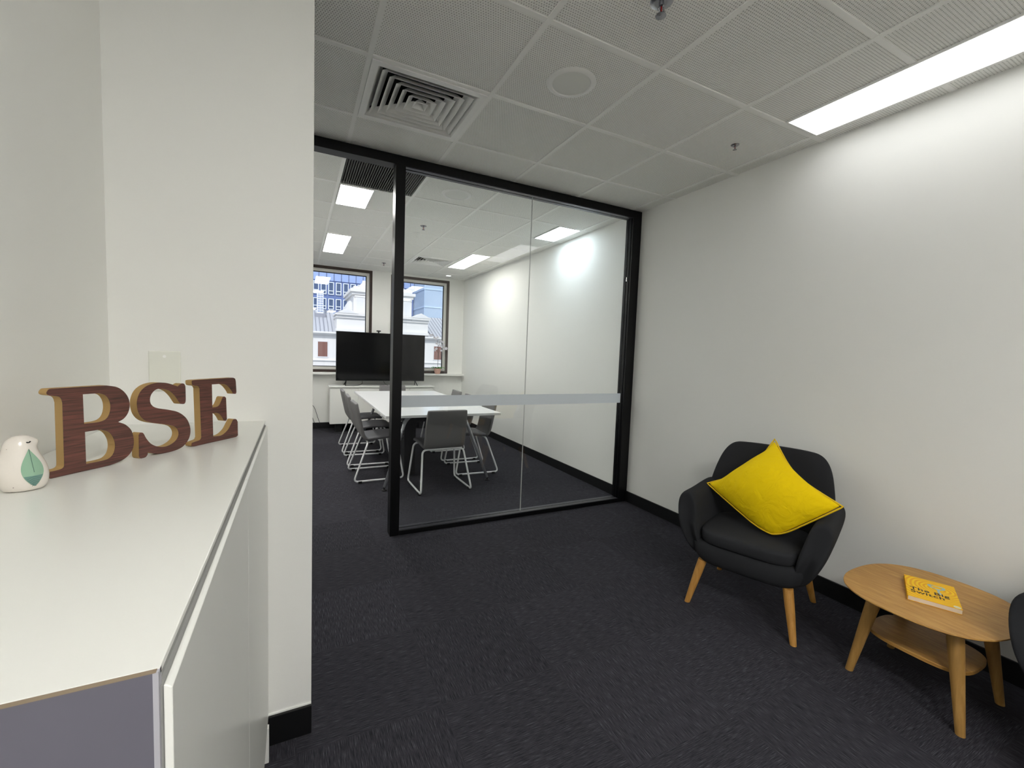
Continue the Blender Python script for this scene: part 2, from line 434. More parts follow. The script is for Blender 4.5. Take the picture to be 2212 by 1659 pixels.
# ------------------------------------------------------------------ ceiling fixtures
def light(name, x0, x1, y0, y1, m, label, group):
    t = thing(name, label, 'light', ((x0+x1)/2, (y0+y1)/2, CZ), 0, group)
    hx, hy = (x1-x0)/2, (y1-y0)/2; f = .008
    bm = bmesh.new()
    bx(bm, -hx, -hx+f, -hy, hy, -.004, .06); bx(bm, hx-f, hx, -hy, hy, -.004, .06)
    bx(bm, -hx+f, hx-f, -hy, -hy+f, -.004, .06); bx(bm, -hx+f, hx-f, hy-f, hy, -.004, .06)
    bx(bm, -hx, hx, -hy, hy, .06, .07)
    obj('frame', bm, M_white, t)
    bm = bmesh.new(); bx(bm, -hx+f, hx-f, -hy+f, hy-f, -.002, .012); obj('diffuser_panel', bm, m, t)
    return t
light('ceiling_light', 2.402, 2.685, GY[6]-.006, GY[8]-.02, E_warm, 'long bright ceiling light beside the right wall of the front room', 'recessed ceiling light panels')
light('ceiling_light', .30, .585, -1.70, -.60, E_back, 'added unseen ceiling light, behind the viewpoint near the cabinet', 'recessed ceiling light panels')  # added out of view to brighten the left wall and cabinet
light('ceiling_light', 1.0, 1.28, -2.35, -1.25, E_back, 'added unseen ceiling light, behind the viewpoint in mid room', 'recessed ceiling light panels')  # added out of view as fill for the front room
light('ceiling_light', -.90, -.62, GY[12]+.012, GY[14]-.02, E_room, 'added fill ceiling light in the unseen left bay of the meeting room', 'recessed ceiling light panels')  # hidden panel added to lift the dim lower part of the meeting room
light('ceiling_light', GX[4]+.016, .58, GY[12]+.012, GY[13]-.015, E_room, 'square white ceiling light just behind the dark return air grille', 'recessed ceiling light panels')
light('ceiling_light', GX[4]+.016, .58, GY[15]+.01, GY[17]-.04, E_room, 'ceiling light nearest the left window of the meeting room', 'recessed ceiling light panels')
light('ceiling_light', 2.412, 2.68, GY[12]+.012, GY[13]-.015, E_cool, 'cool white square ceiling light beside the meeting room right wall', 'recessed ceiling light panels')
light('ceiling_light', 2.115, 2.385, GY[15]+.01, GY[17]-.04, E_wallside, 'long ceiling light beyond the cool square one, towards the right window', 'recessed ceiling light panels')

def diffuser(x0, x1, y0, y1, label):
    t = thing('air_diffuser', label, 'air vent', ((x0+x1)/2, (y0+y1)/2, CZ), 0, 'four-way ceiling air diffusers')
    hx, hy = (x1-x0)/2-.013, (y1-y0)/2-.013
    def ring(bm, a, b, z0, a2, b2, z1, th=.0015):
        o0 = [(-a,-b,z0),(a,-b,z0),(a,b,z0),(-a,b,z0)]; o1 = [(-a2,-b2,z1),(a2,-b2,z1),(a2,b2,z1),(-a2,b2,z1)]
        i1 = [(p[0]*(1-th/a2*1), p[1]*(1-th/b2), p[2]) for p in o1]; i0 = [(p[0]*(1-th/a), p[1]*(1-th/b), p[2]) for p in o0]
        loft(bm, [o0, o1, i1, i0], closed=True)
    bm = bmesh.new(); ring(bm, hx+.012, hy+.012, .006, hx-.028, hy-.028, .002, .001)
    o0 = [(-hx,-hy,-.004),(hx,-hy,-.004),(hx,hy,-.004),(-hx,hy,-.004)]; k = .032
    i0 = [(-hx+k,-hy+k,-.004),(hx-k,-hy+k,-.004),(hx-k,hy-k,-.004),(-hx+k,hy-k,-.004)]
    up = [(p[0]*.86, p[1]*.86, .05) for p in i0]
    loft(bm, [[(p[0], p[1], .01) for p in o0], o0, i0, up], cap=False)
    obj('outer_frame', bm, M_white, t)
    for k in range(6):
        s = 1-.155*(k+.55); a, b = (hx-.032)*s, (hy-.032)*s
        bm = bmesh.new(); ring(bm, a, b, -.004, max(a-.036, .004), max(b-.036, .004), .034); obj('louvre', bm, M_white, t)
    bm = bmesh.new(); bx(bm, -hx, hx, -hy, hy, .15, .16); bx(bm, -hx, -hx+.004, -hy, hy, .01, .15); bx(bm, hx-.004, hx, -hy, hy, .01, .15)
    bx(bm, -hx, hx, -hy, -hy+.004, .01, .15); bx(bm, -hx, hx, hy-.004, hy, .01, .15); obj('plenum', bm, M_dark, t)
    bm = bmesh.new()
    for s in (-1, 1): tube(bm, [(-hx*.82, s*hy*.82, .036), (hx*.82, -s*hy*.82, .036)], .005, 6)
    obj('brace', bm, M_dark, t)
diffuser(GX[4], GX[5], GY[9], GY[10], 'large square louvred air diffuser in the front room ceiling')
diffuser(GX[6], GX[7], GY[16], GY[17], 'small looking louvred air diffuser at the rear of the meeting room ceiling')

t = thing('return_air_grille', 'dark grey ribbed return air grille in the meeting room ceiling', 'air vent', ((GX[4]+GX[5])/2, (GY[11]+GY[12])/2, CZ))
M_grille = mat('grille_grey', (88, 88, 84), .6)
bm = bmesh.new(); hx, hy = .287, .272
bx(bm, -hx, hx, -hy, hy, .02, .03)
for k in range(34):
    x = -hx+.008+k*(2*hx-.016)/33; bx(bm, x-.003, x+.003, -hy, hy, .0, .02)
obj('grille_core', bm, M_grille, t)
bm = bmesh.new(); f = .008
bx(bm, -hx-f, -hx, -hy-f, hy+f, -.003, .03); bx(bm, hx, hx+f, -hy-f, hy+f, -.003, .03); bx(bm, -hx, hx, -hy-f, -hy, -.003, .03); bx(bm, -hx, hx, hy, hy+f, -.003, .03)
obj('grille_frame', bm, M_bar, t)

def speaker(x, y, label, r=.12):
    t = thing('ceiling_speaker', label, 'speaker', (x, y, CZ+.007), 0, 'round ceiling speakers')
    bm = bmesh.new(); lathe(bm, [(r, 0), (r, -.004), (r*.93, -.01), (r*.8, -.011), (r*.76, -.006), (r*.76, 0)], n=48); obj('rim', bm, M_white, t, smooth=True, auto=.6)
    bm = bmesh.new(); lathe(bm, [(r*.765, -.002), (r*.765, -.007), (r*.5, -.0085), (.001, -.009)], n=48); obj('grille', bm, mat('speaker_mesh', (236, 237, 232), .7, bump=(900, .3)), t, smooth=True, auto=.6)
speaker(1.195, 1.870, 'round white speaker in the front room ceiling')
speaker(1.207, 3.60, 'round white speaker in the meeting room ceiling', .125)

def sprinkler(x, y, label, s=1.):
    t = thing('fire_sprinkler', label, 'sprinkler', (x, y, CZ+.007), 0, 'ceiling fire sprinklers')
    bm = bmesh.new(); lathe(bm, [(.034*s, 0), (.034*s, -.004), (.026*s, -.008), (.016*s, -.008)], n=24); obj('escutcheon', bm, M_metal, t, smooth=True, auto=.6)
    bm = bmesh.new(); lathe(bm, [(.008*s, 0), (.008*s, -.016*s), (.005*s, -.018*s)], n=12)
    for q in (-1, 1): tube(bm, [(q*.007*s, 0, -.014*s), (q*.011*s, 0, -.026*s), (0, 0, -.042*s)], .0018*s, 6)
    obj('yoke', bm, M_metal, t)
    bm = bmesh.new(); lathe(bm, [(.0025*s, -.018*s), (.003*s, -.03*s), (.0025*s, -.04*s)], n=10); obj('glass_bulb', bm, M_red, t)
    bm = bmesh.new(); lathe(bm, [(.015*s, -.0415*s), (.016*s, -.044*s), (.004*s, -.045*s)], n=20); obj('deflector', bm, M_metal, t)
sprinkler(1.212, 1.30, 'metal sprinkler with red bulb at the top edge of the picture', 1.25)
sprinkler(2.404, 1.875, 'metal sprinkler in the ceiling near the right wall', .72)
sprinkler(1.207, 4.68, 'metal sprinkler in the meeting room ceiling behind the speaker')
sprinkler(1.198, 7.0, 'metal sprinkler in the meeting room ceiling nearest the windows')
t = thing('downlight', 'small round downlight in the ceiling near the right window', 'light', (2.377, 7.416, CZ+.007))
bm = bmesh.new(); lathe(bm, [(.055, 0), (.055, -.006), (.045, -.008), (.042, 0)], n=28); obj('rim', bm, M_white, t)
bm = bmesh.new(); lathe(bm, [(.043, -.001), (.043, -.005)], n=28); obj('lens', bm, emit('downlight_glow', (1, .98, .95), 5), t)

# ------------------------------------------------------------------ wall plate
t = thing('wall_plate', 'blank cream wall plate on the wall behind the letters', 'wall plate', (-.345, YW, 1.265))
bm = bmesh.new(); bx(bm, -.0375, .0375, -.007, 0, -.058, .058); obj('cover', bm, M_plate, t, bevel=.004, seg=3)
bm = bmesh.new()
loft(bm, [[(.004*math.cos(a*PI/8), -.0072-.0006*q, .042+.004*math.sin(a*PI/8)) for a in range(16)] for q in (0, 1)]); obj('screw_cap', bm, M_white, t)

# ------------------------------------------------------------------ cabinet at the left
CT = 1.109; CF = -.083; CY0 = .383; CY1 = YW-.002
cb_ = thing('storage_cabinet', 'white storage cabinet in the left foreground with letters on top', 'cabinet', (-.27, .98, 0))
ox, oy = -.27, .98
def cbox(name, x0, x1, y0, y1, z0, z1, m, parent=cb_, bevel=.0015): return box(name, x0-ox, x1-ox, y0-oy, y1-oy, z0, z1, m, parent, bevel)
cbox('cabinet_top', XL+.002, CF-.008, CY0+.004, CY1, CT-.006, CT, M_cab, bevel=.001)
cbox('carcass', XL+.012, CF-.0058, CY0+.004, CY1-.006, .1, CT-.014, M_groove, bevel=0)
cbox('side_panel', XL+.002, CF-.0115, CY0, CY0+.004, .0, CT-.0007, M_cab_side, bevel=0)
cbox('edge_band', XL+.002, CF-.0095, CY0-.0003, CY0+.004, CT-.0007, CT-.0001, M_edge, bevel=0)
cbox('side_edge', CF-.0115, CF-.008, CY0, CY0+.008, 0, CT-.0007, mat('side_edge_band', (176, 175, 182), .5), bevel=0)
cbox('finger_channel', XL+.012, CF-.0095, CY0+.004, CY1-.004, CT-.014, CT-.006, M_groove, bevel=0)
seam = .941
for y0, y1 in ((CY0+.001, seam-.001), (seam+.0015, CY1-.03)):
    bm = bmesh.new(); a0, a1, z1 = CF-.0055-ox, CF-ox, CT-.0125
    prof = [(a0, .12), (a1, .12), (a1, z1-.003), (a0+.002, z1), (a0, z1)]
    loft(bm, [[(p[0], y-oy, p[1]) for p in prof] for y in (y0, y1)]); obj('door', bm, M_cab, cb_, bevel=.0008)
cbox('end_filler', CF-.036, CF-.001, CY1-.028, CY1, 0.10, CT-.0185, M_cab, bevel=.0008)
cbox('plinth', XL+.01, CF-.05, CY0+.02, CY1-.002, 0, .1, M_cab_side)
cbox('end_foot', CF-.02, CF+.004, CY1-.075, CY1-.055, 0, .118, M_cab)

# ------------------------------------------------------------------ letters B S E
LB = [(-0.6,149.2),(2.7,153.9),(7.5,154.6,1),(91.5,154.6,1),(109.0,150.2),(121.4,140.6),(129.3,127.5),(131.8,112.1),(128.1,97.5),(120.1,87.3),(109.6,82.1,1),(123.3,74.3),(133.7,61.2),(137.7,42.6),(136.0,25.0),(127.8,12.7),(113.5,4.6),(92.0,0.4,1),(2,0.4,1),(-1.0,1.6),(-0.2,12.2,1),(14.4,12.8),(19.6,15.9),(20.5,22.4,1),(20.9,128.8,1),(18.9,136.7),(14.5,140.8),(4.1,143.1),(-0.0,145.5)]
LB1 = [(51.6,141.1,1),(78.4,141.0,1),(88.9,136.0),(95.1,125.9),(97.0,113.6),(94.9,100.5),(88.8,91.0),(77.0,87.0),(52.1,87.0,1)]
LB2 = [(53.1,72.1,1),(78.7,72.4,1),(92.5,65.3),(100.6,52.1),(103.3,36.8),(100.3,22.6),(92.3,14.4),(79.2,12.4),(53.4,12.7,1)]
LS = [(241.9,148.1),(247.9,148.8),(252.1,143.1),(252.8,127.4),(252.5,108.8),(249.0,102.9),(241.1,103.7),(236.7,109.0),(226.6,124.0),(213.8,135.5),(198.5,140.7),(184.9,139.6),(175.5,131.1),(172.1,119.5),(175.0,108.7),(185.5,100.8),(211.6,93.7),(234.8,85.2),(252.8,70.0),(261.8,51.2),(263.1,33.5),(256.6,17.2),(242.4,5.1),(221.4,.6),(195.7,.4),(179.5,3.9),(165.9,10.7,1),(164.2,4.4),(159.7,.4),(150.8,.4),(147.9,5.5,1),(148.4,49.6,1),(151.5,53.5),(157.0,51.5),(163.1,39.1),(173.3,25.7),(189.2,16.5),(207.3,14.2),(224.7,20.5),(233.8,31.5),(233.5,44.4),(223.9,55.8),(202.6,63.3),(175.5,70.9),(160.1,79.0),(150.4,92.0),(146.5,108.0),(147.3,123.2),(153.9,138.1),(166.8,148.8),(185.2,153.7),(204.3,153.1),(219.8,148.9),(234.3,142.9,1)]
LE = [(269.2,151.8),(270.7,154.3),(276.4,155.1,1),(385.9,155.3,1),(391.5,152.2),(393.7,144.8,1),(395.4,118.6,1),(393.4,113.7),(385.5,114.4),(382.4,119.7),(373.4,131.0),(363.3,138.8),(351.6,141.6),(321.9,142.1,1),(322.7,85.5,1),(334.6,85.5),(342.8,89.5),(349.5,99.9),(352.9,107.3),(357.9,109.5),(362.9,105.7,1),(364.9,51.5,1),(362.0,47.6),(356.4,49.1),(351.5,57.6),(344.2,66.3),(334.5,71.3),(323.0,71.8,1),(324.1,14.1,1),(349.0,12.8),(368.1,23.2),(380.0,39.2),(386.0,47.4),(394.0,46.9),(398.8,39.6,1),(399.3,3.4,1),(392.8,.4,1),(273.2,.4,1),(267.4,2.1),(266.9,8.4),(272.4,10.3),(287.9,12.7),(292.0,17.9,1),(289.0,134.8,1),(285.1,140.4),(276.0,142.1),(270.3,144.8)]
la = math.atan2(.318, .238)
for ch, loops, yoff in (('B', [LB, LB1, LB2], 0), ('S', [LS], 0), ('E', [LE], 0)):
    x0 = min(p[0] for p in loops[0]); TH = .017
    pts = [[(p.x/1000, p.y/1000) for p in spline([(q[0]-x0, q[1])+tuple(q[2:]) for q in L])] for L in loops]
    me = flat_curve('letter_body', pts, TH)
    Lpos = Vector((-.378 + math.cos(la)*x0/1000, .999 + math.sin(la)*x0/1000, CT))
    back = Vector((-math.sin(la), math.cos(la), 0)) * (TH/2+.0006)
    root = thing('wooden_letter', 'wooden letter %s %s' % (ch, {'B': 'standing next to the ceramic bird', 'S': 'in the middle of three on the cabinet', 'E': 'nearest the far end of the cabinet top'}[ch]), 'letter', tuple(Lpos+back), la, 'dark wood letters with pale edges on the cabinet')
    o = bpy.data.objects.new('letter_body', me); COL.objects.link(o); me.materials.append(M_mdf); o.parent = root; o.rotation_euler = (PI/2, 0, 0)
    me.set_sharp_from_angle(angle=.6)
    me2 = flat_curve('front_veneer', pts, .0012)
    o = bpy.data.objects.new('front_veneer', me2); COL.objects.link(o); me2.materials.append(M_redwood); o.parent = root; o.rotation_euler = (PI/2, 0, 0); o.location = (0, -TH/2-.0006, 0)
    o['label'] = 'red-brown wood grain face'

# ------------------------------------------------------------------ ceramic bird
bd = thing('bird_figurine', 'white ceramic bird figurine with a green leaf wing', 'figurine', (-.386, .94, CT), math.atan2(.39, .92))
M_ceramic = mat('white_ceramic', (222, 214, 206), .22, coat=.4)
T = NT(M_ceramic); tc = T.n('ShaderNodeTexCoord'); vz = T.n('ShaderNodeTexNoise'); vz.inputs['Scale'].default_value = 260; T.l(tc.outputs['Object'], vz.inputs['Vector'])
T.l(T.ramp(vz.outputs['Fac'], [(.0, (226, 219, 210)), (.74, (224, 217, 208)), (.79, (120, 100, 95))]), T.b.inputs['Base Color'])
prof = [(0, -.020, .020, .016), (.003, -.025, .024, .020), (.012, -.029, .0275, .024), (.026, -.030, .0285, .026), (.040, -.0290, .0255, .025), (.052, -.0262, .0205, .0225),
        (.062, -.0238, .0165, .020), (.070, -.0225, .0150, .0185), (.078, -.0198, .0142, .0165), (.084, -.0150, .0100, .0125), (.0875, -.008, .004, .006)]
rings = []
for z, a, b, dpt in prof:
    c, h = (a+b)/2, (b-a)/2; ring = []
    for k in range(24):
        th = 2*PI*k/24; x = c+h*math.cos(th); y = dpt*math.sin(th)
        if math.cos(th) < -.3 and .02 < z < .056: x -= .017*((-math.cos(th)-.3)/.7)**2*math.exp(-((z-.040)/.010)**2)      # tail
        if math.cos(th) > .6 and .070 < z < .083: x += .0055*((math.cos(th)-.6)/.4)**2*math.exp(-((z-.079)/.004)**2)      # beak
        ring.append((x, y, z))
    rings.append(ring)
bm = bmesh.new(); loft(bm, rings); body = obj('body', bm, M_ceramic, bd, smooth=True, subsurf=2)
bpy.context.view_layer.update()
from mathutils.bvhtree import BVHTree
dg = bpy.context.evaluated_depsgraph_get(); ev = body.evaluated_get(dg); bmt = bmesh.new(); bmt.from_mesh(ev.to_mesh()); bvh = BVHTree.FromBMesh(bmt)
def onbird(u, z, lift=.0005):
    h = bvh.ray_cast(Vector((u, -.1, z)), Vector((0, 1, 0)))
    return (h[0] + h[1]*lift) if h[0] else Vector((u, 0, z))
def patch(name, outline, m, lift, rows=10):
    """drape a small 2-D outline (list of (z, u0, u1)) over the bird's side"""
    bm = bmesh.new(); g = []
    for z, a, b in outline: g.append([bm.verts.new(onbird(a+(b-a)*k/6, z, lift)) for k in range(7)])
    for i in range(len(g)-1):
        for k in range(6): bm.faces.new((g[i][k], g[i][k+1], g[i+1][k+1], g[i+1][k]))
    return obj(name, bm, m, bd, smooth=True)
def leafw(t): return math.sin(PI*t**1.2)**.9 if 0 < t < 1 else 0
c0 = .0085
lf = []
for i in range(15):
    t = i/14; z = .067-t*.058; wdt = .0112*leafw(t)+.0002; lf.append((z, c0-.003+.004*t-wdt*.95, c0-.003+.006*t+wdt))
patch('leaf_motif', lf, mat('celadon_glaze', (142, 178, 152), .15, coat=.5), .0007)
lf2 = []
for i in range(10, 15):
    z, a, b = lf[i]; lf2.append((z, a+.0005, b-.0005))
patch('leaf_tip', lf2, mat('teal_glaze', (104, 142, 132), .2, coat=.5), .001)
bm = bmesh.new()
tube(bm, [onbird(c0-.003+.004*t+.0008*t, .067-t*.036, .0011) for t in [k/8 for k in range(9)]], .0003, 5)
for k in range(5):
    z = .0245-.003*k; tube(bm, [onbird(c0+.001-(.0068-.0012*k), z-.0035, .0014), onbird(c0+.001, z, .0014), onbird(c0+.001+(.0070-.0012*k), z-.0035, .0014)], .0002, 4)
obj('leaf_veins', bm, mat('vein_ink', (70, 100, 95), .5), bd)
bm = bmesh.new(); e = onbird(.0035, .0775, .0002)
tube(bm, [onbird(.0037, .0778, .0004), onbird(.0048, .0768, .0006), onbird(.0063, .0768, .0006), onbird(.0079, .0780, .0004)], .0009, 6); obj('eye', bm, M_dark, bd)
bmt.free()

# ------------------------------------------------------------------ armchairs
def build_armchair(label, loc, rz):
    t = thing('armchair', label, 'armchair', loc, rz, 'charcoal tub armchairs by the coffee table')
    def rr(hx, f0, f1, z, n=2.6, N=28):
        out = []
        for k in range(N):
            a = 2*PI*k/N; c, s = math.cos(a), math.sin(a)
            out.append((hx*math.copysign(abs(c)**(2/4.5), c), (f0+f1)/2+(f1-f0)/2*math.copysign(abs(s)**(2/4.5), s), z))
        return out
    bm = bmesh.new(); loft(bm, [rr(.215, -.21, .215, .232), rr(.245, -.235, .245, .240), rr(.270, -.25, .264, .27), rr(.290, -.26, .264, .32), rr(.292, -.26, .25, .352), rr(.26, -.24, .22, .36)])
    obj('seat_base', bm, M_fabric, t, smooth=True, subsurf=1)
    bm = bmesh.new(); loft(bm, [rr(.21, -.20, .225, .345), rr(.235, -.225, .252, .352), rr(.243, -.23, .262, .375), rr(.243, -.23, .262, .408), rr(.239, -.226, .257, .421), rr(.222, -.20, .235, .428), rr(.12, -.1, .12, .433)])
    obj('seat_cushion', bm, M_seat, t, smooth=True, subsurf=1)
    for s in (1, -1):
        sec = [(.215, .245), (.262, .242), (.315, .34), (.352, .43), (.372, .52), (.368, .572), (.340, .600), (.300, .596), (.272, .565), (.258, .50), (.236, .42), (.222, .33)]
        cx, cz = .292, .43; rings = []
        for F_, sc, sh in ((-.30, .55, .0), (-.295, .82, 0), (-.27, .97, 0), (-.18, 1, 0), (0, 1, .0), (.12, 1, .15), (.20, 1, .28), (.243, .98, .36), (.262, .88, .4), (.268, .6, .42)):
            rings.append([(s*(cx+(x-cx)*sc), F_-sh*max(z-.30, 0)*.62 - (max(.37-z, 0)*.55 if F_ > .1 else 0), cz+(z-cz)*sc + (.012 if F_ < -.1 else 0)) for x, z in sec])
        bm = bmesh.new(); loft(bm, rings); obj('armrest', bm, M_fabric, t, smooth=True, subsurf=2)
    rings = []
    for z, w2, fb, th in ((.34, .27, -.205, .06), (.36, .295, -.20, .085), (.45, .325, -.215, .1), (.56, .333, -.235, .1), (.65, .318, -.255, .095), (.73, .302, -.275, .09), (.79, .280, -.29, .085), (.83, .250, -.30, .075), (.850, .215, -.307, .05), (.855, .17, -.312, .025)):
        fr, bk = [], []
        for k in range(13):
            u = -1+2*k/12; e = abs(u)**2.2; x = w2*u; f = fb+.085*e*min(1, (.95-z)/.35)
            half = th/2*(1-.82*abs(u)**7)
            fr.append((x, f-th/2+half, z)); bk.append((x, f-th/2-half, z))
        rings.append(fr+list(reversed(bk)))
    bm = bmesh.new(); loft(bm, rings); obj('backrest', bm, M_fabric, t, smooth=True, subsurf=2)
    for sx, sy in ((1, 1), (-1, 1), (1, -1), (-1, -1)):
        top = Vector((sx*.205, sy*.205, .245)); ft = Vector((sx*.255, sy*.262 if sy > 0 else -.275, 0)); ax = ft-top
        bm = bmesh.new()
        rings = []
        for q, r in ((0, .024), (.3, .0225), (1, .0145)):
            p = top+ax*q; rings.append([(p.x+r*math.cos(2*PI*k/16), p.y+r*math.sin(2*PI*k/16), p.z) for k in range(16)])
        loft(bm, rings); obj('leg', bm, M_leg, t, smooth=True, auto=.6)
    return t
AC = Vector((2.304, 1.49, 0)); AR = math.atan2(.938, -.347)
arm = build_armchair('charcoal armchair holding the yellow cushion, between glass wall and coffee table', tuple(AC), AR)
dup(arm, (2.385, .130, 0), AR-.48, 'charcoal armchair cut off by the right edge of the picture')

# ------------------------------------------------------------------ yellow cushion
def cushion():
    top, lft, rgt, bot = Vector((2.545, 1.575, .905)), Vector((2.27, 1.80, .60)), Vector((2.36, 1.105, .675)), Vector((2.235, 1.355, .432))
    # u: left corner -> top ; the quad is lft, top, rgt, bot
    N = 26; nrm = (rgt-lft).cross(top-bot).normalized()
    if nrm.x > 0: nrm = -nrm
    ctr = (top+lft+rgt+bot)/4
    def P(u, v, side):
        p = (lft*(1-u)*(1-v) + top*u*(1-v) + rgt*u*v + bot*(1-u)*v)
        ed = 1-(2*u-1)**2; ev_ = 1-(2*v-1)**2
        top_w = ed*(1-ev_)**3*(1.6 if v < .5 else -.02) + ev_*(1-ed)**3*(1.3 if u > .5 else -.1)
        if (u > .5 and v > .5): top_w = top_w
        p = p + (ctr-p)*top_w*.19
        q = max(0, (v+1-u)/2-.84)/.16          # the lowest corner is squashed on the seat
        p = p + (ctr-p)*.10*q*q
        h = (max(ed, 0)*max(ev_, 0))**.70
        puff = (.118 if side > 0 else .045)*h
        wr = .004*math.sin(17*u+9*v+2.*math.sin(7*v))*h*(1-h*.6) + .003*math.sin(31*v-13*u)*h*(1-h)
        return p + nrm*(puff+wr)*side
    bm = bmesh.new(); F_ = [[bm.verts.new(P(i/N, j/N, 1)) for j in range(N+1)] for i in range(N+1)]
    B_ = [[F_[i][j] if i in (0, N) or j in (0, N) else bm.verts.new(P(i/N, j/N, -1)) for j in range(N+1)] for i in range(N+1)]
    for i in range(N):
        for j in range(N):
            bm.faces.new((F_[i][j], F_[i+1][j], F_[i+1][j+1], F_[i][j+1])); bm.faces.new((B_[i][j], B_[i][j+1], B_[i+1][j+1], B_[i+1][j]))
    t = thing('cushion', 'bright yellow square cushion leaning corner-up in the armchair', 'cushion', tuple(bot))
    inv = Matrix.Translation(-bot)
    bm.transform(inv); obj('cover', bm, M_yellow, t, smooth=True, subsurf=1)
    e = [P(k/N, 0, 1) for k in range(N)] + [P(1, k/N, 1) for k in range(N)] + [P(1-k/N, 1, 1) for k in range(N)] + [P(0, 1-k/N, 1) for k in range(N)]
    bm = bmesh.new(); tube(bm, [p-bot for p in e], .0045, 6, closed=True); obj('piping', bm, M_piping, t, smooth=True)
cushion()

# ------------------------------------------------------------------ coffee table
TC = Vector((2.385, .775, 0)); TZ = .40
t = thing('coffee_table', 'small oak coffee table with rounded top and lower shelf', 'table', tuple(TC))
def superel(a, b, z, n=2.5, N=64, ox=0, oy=0):
    return [(ox+a*math.copysign(abs(math.cos(2*PI*k/N))**(2/n), math.cos(2*PI*k/N)), oy+b*math.copysign(abs(math.sin(2*PI*k/N))**(2/n), math.sin(2*PI*k/N)), z) for k in range(N)]
bm = bmesh.new(); loft(bm, [superel(.255, .222, TZ-.020), superel(.292, .258, TZ-.009), superel(.298, .264, TZ-.004), superel(.297, .263, TZ)])
obj('table_top', bm, M_oak, t, auto=.5)
bm = bmesh.new(); loft(bm, [superel(.14, .165, .186, 3.2), superel(.148, .172, .19, 3.2), superel(.148, .172, .202, 3.2), superel(.146, .17, .204, 3.2)]); obj('shelf', bm, M_oak, t, auto=.5)
bm = bmesh.new()
for y in (-.13, .13): bx(bm, -.16, .16, y-.012, y+.012, TZ-.05, TZ-.018)
for x in (-.15, .15): bx(bm, x-.012, x+.012, -.118, .118, TZ-.05, TZ-.018)
obj('apron', bm, M_oak2, t)
for (tx, ty), (fx_, fy_) in (((2.245, .895), (2.216, .957)), ((2.245, .648), (2.211, .592)), ((2.545, .90), (2.585, .957)), ((2.545, .648), (2.573, .588))):
    bm = bmesh.new(); rings = []
    for q, r in ((0, .026), (.15, .026), (1, .0145)):
        x, y, z = tx+(fx_-tx)*q-TC.x, ty+(fy_-ty)*q-TC.y, (TZ-.019)*(1-q); rings.append([(x+r*math.cos(2*PI*k/18), y+r*math.sin(2*PI*k/18), z) for k in range(18)])
    loft(bm, rings); obj('leg', bm, M_oak2, t, smooth=True, auto=.6)

# ------------------------------------------------------------------ book
bk = thing('book', 'yellow paperback titled The Big Switch on the coffee table', 'book', (2.262, .800, TZ+.0005), 0)
# local axes: x along the title, y up the cover
vx = Vector((.066, -.147, 0)).normalized(); vy = Vector((.22, .095, 0)); vy = (vy - vx*vy.dot(vx)).normalized()
bk.rotation_euler = (0, 0, math.atan2(vx.y, vx.x)); bw, bh, bt = .160, .232, .019
bm = bmesh.new(); bx(bm, .002, bw-.001, .0008, bh-.0008, .0015, bt-.0015); obj('page_block', bm, M_paper, bk)
M_cover = bpy.data.materials.new('book_cover_waves'); M_cover.use_nodes = True
T = NT(M_cover); tc, xyz = sep(T, 'Object'); nz = T.n('ShaderNodeTexNoise'); nz.inputs['Scale'].default_value = 9; nz.inputs['Detail'].default_value = 1; T.l(tc.outputs['Object'], nz.inputs['Vector'])
dd = T.math('SQRT', T.math('ADD', T.math('POWER', T.math('SUBTRACT', xyz.outputs[0], .105), 2), T.math('POWER', T.math('SUBTRACT', xyz.outputs[1], .15), 2)))
ph = T.math('SINE', T.math('ADD', T.math('MULTIPLY', dd, 420), T.math('MULTIPLY', nz.outputs['Fac'], 14)))
T.l(T.ramp(T.math('MULTIPLY_ADD', ph, .5, .5), [(.4, (250, 205, 10)), (.6, (238, 170, 12))]), T.b.inputs['Base Color']); T.b.inputs['Roughness'].default_value = .6
bm = bmesh.new(); bx(bm, 0, bw, 0, bh, bt-.0012, bt); bx(bm, 0, bw, 0, bh, 0, .0012); bx(bm, 0, .0012, 0, bh, .0012, bt-.0012); obj('cover', bm, M_cover, bk)
M_ink = mat('cover_ink', (45, 32, 25), .5); M_plug = mat('cover_blue', (160, 190, 195), .4)
for s, y in (('The Big', .082), ('Switch', .050)):
    me = text_mesh(s, .037, .0002, .0005, spacing=1.06); me.materials.append(M_ink)
    o = bpy.data.objects.new('title', me); COL.objects.link(o); o.parent = bk; o.location = (.012, y, bt+.0004)
def blob(cx, cy, pts, seg=8): return [(p.x+cx, p.y+cy) for p in spline(pts, seg)]
out = [(-.028, .006), (-.018, .016), (-.006, .013), (.006, .013), (.018, .016), (.028, .006), (.024, -.014), (.010, -.026), (.007, -.05), (.014, -.075), (.008, -.076), (0, -.055), (-.002, -.027), (-.020, -.016)]
inn = [(-.018, .004), (-.010, .008), (.008, .008), (.018, .003), (.013, -.012), (0, -.018), (-.013, -.011)]
me = flat_curve('plug_drawing', [blob(.100, .172, out), blob(.100, .172, inn)], .0003); me.materials.append(M_plug)
o = bpy.data.objects.new('plug_drawing', me); COL.objects.link(o); o.parent = bk; o.location = (0, 0, bt+.00018)
bm = bmesh.new(); lathe(bm, [(.011, 0), (.011, .0003)], (bw-.014, .014, bt+.0001), 20); obj('sticker', bm, mat('pale_sticker', (235, 225, 190), .4), bk)

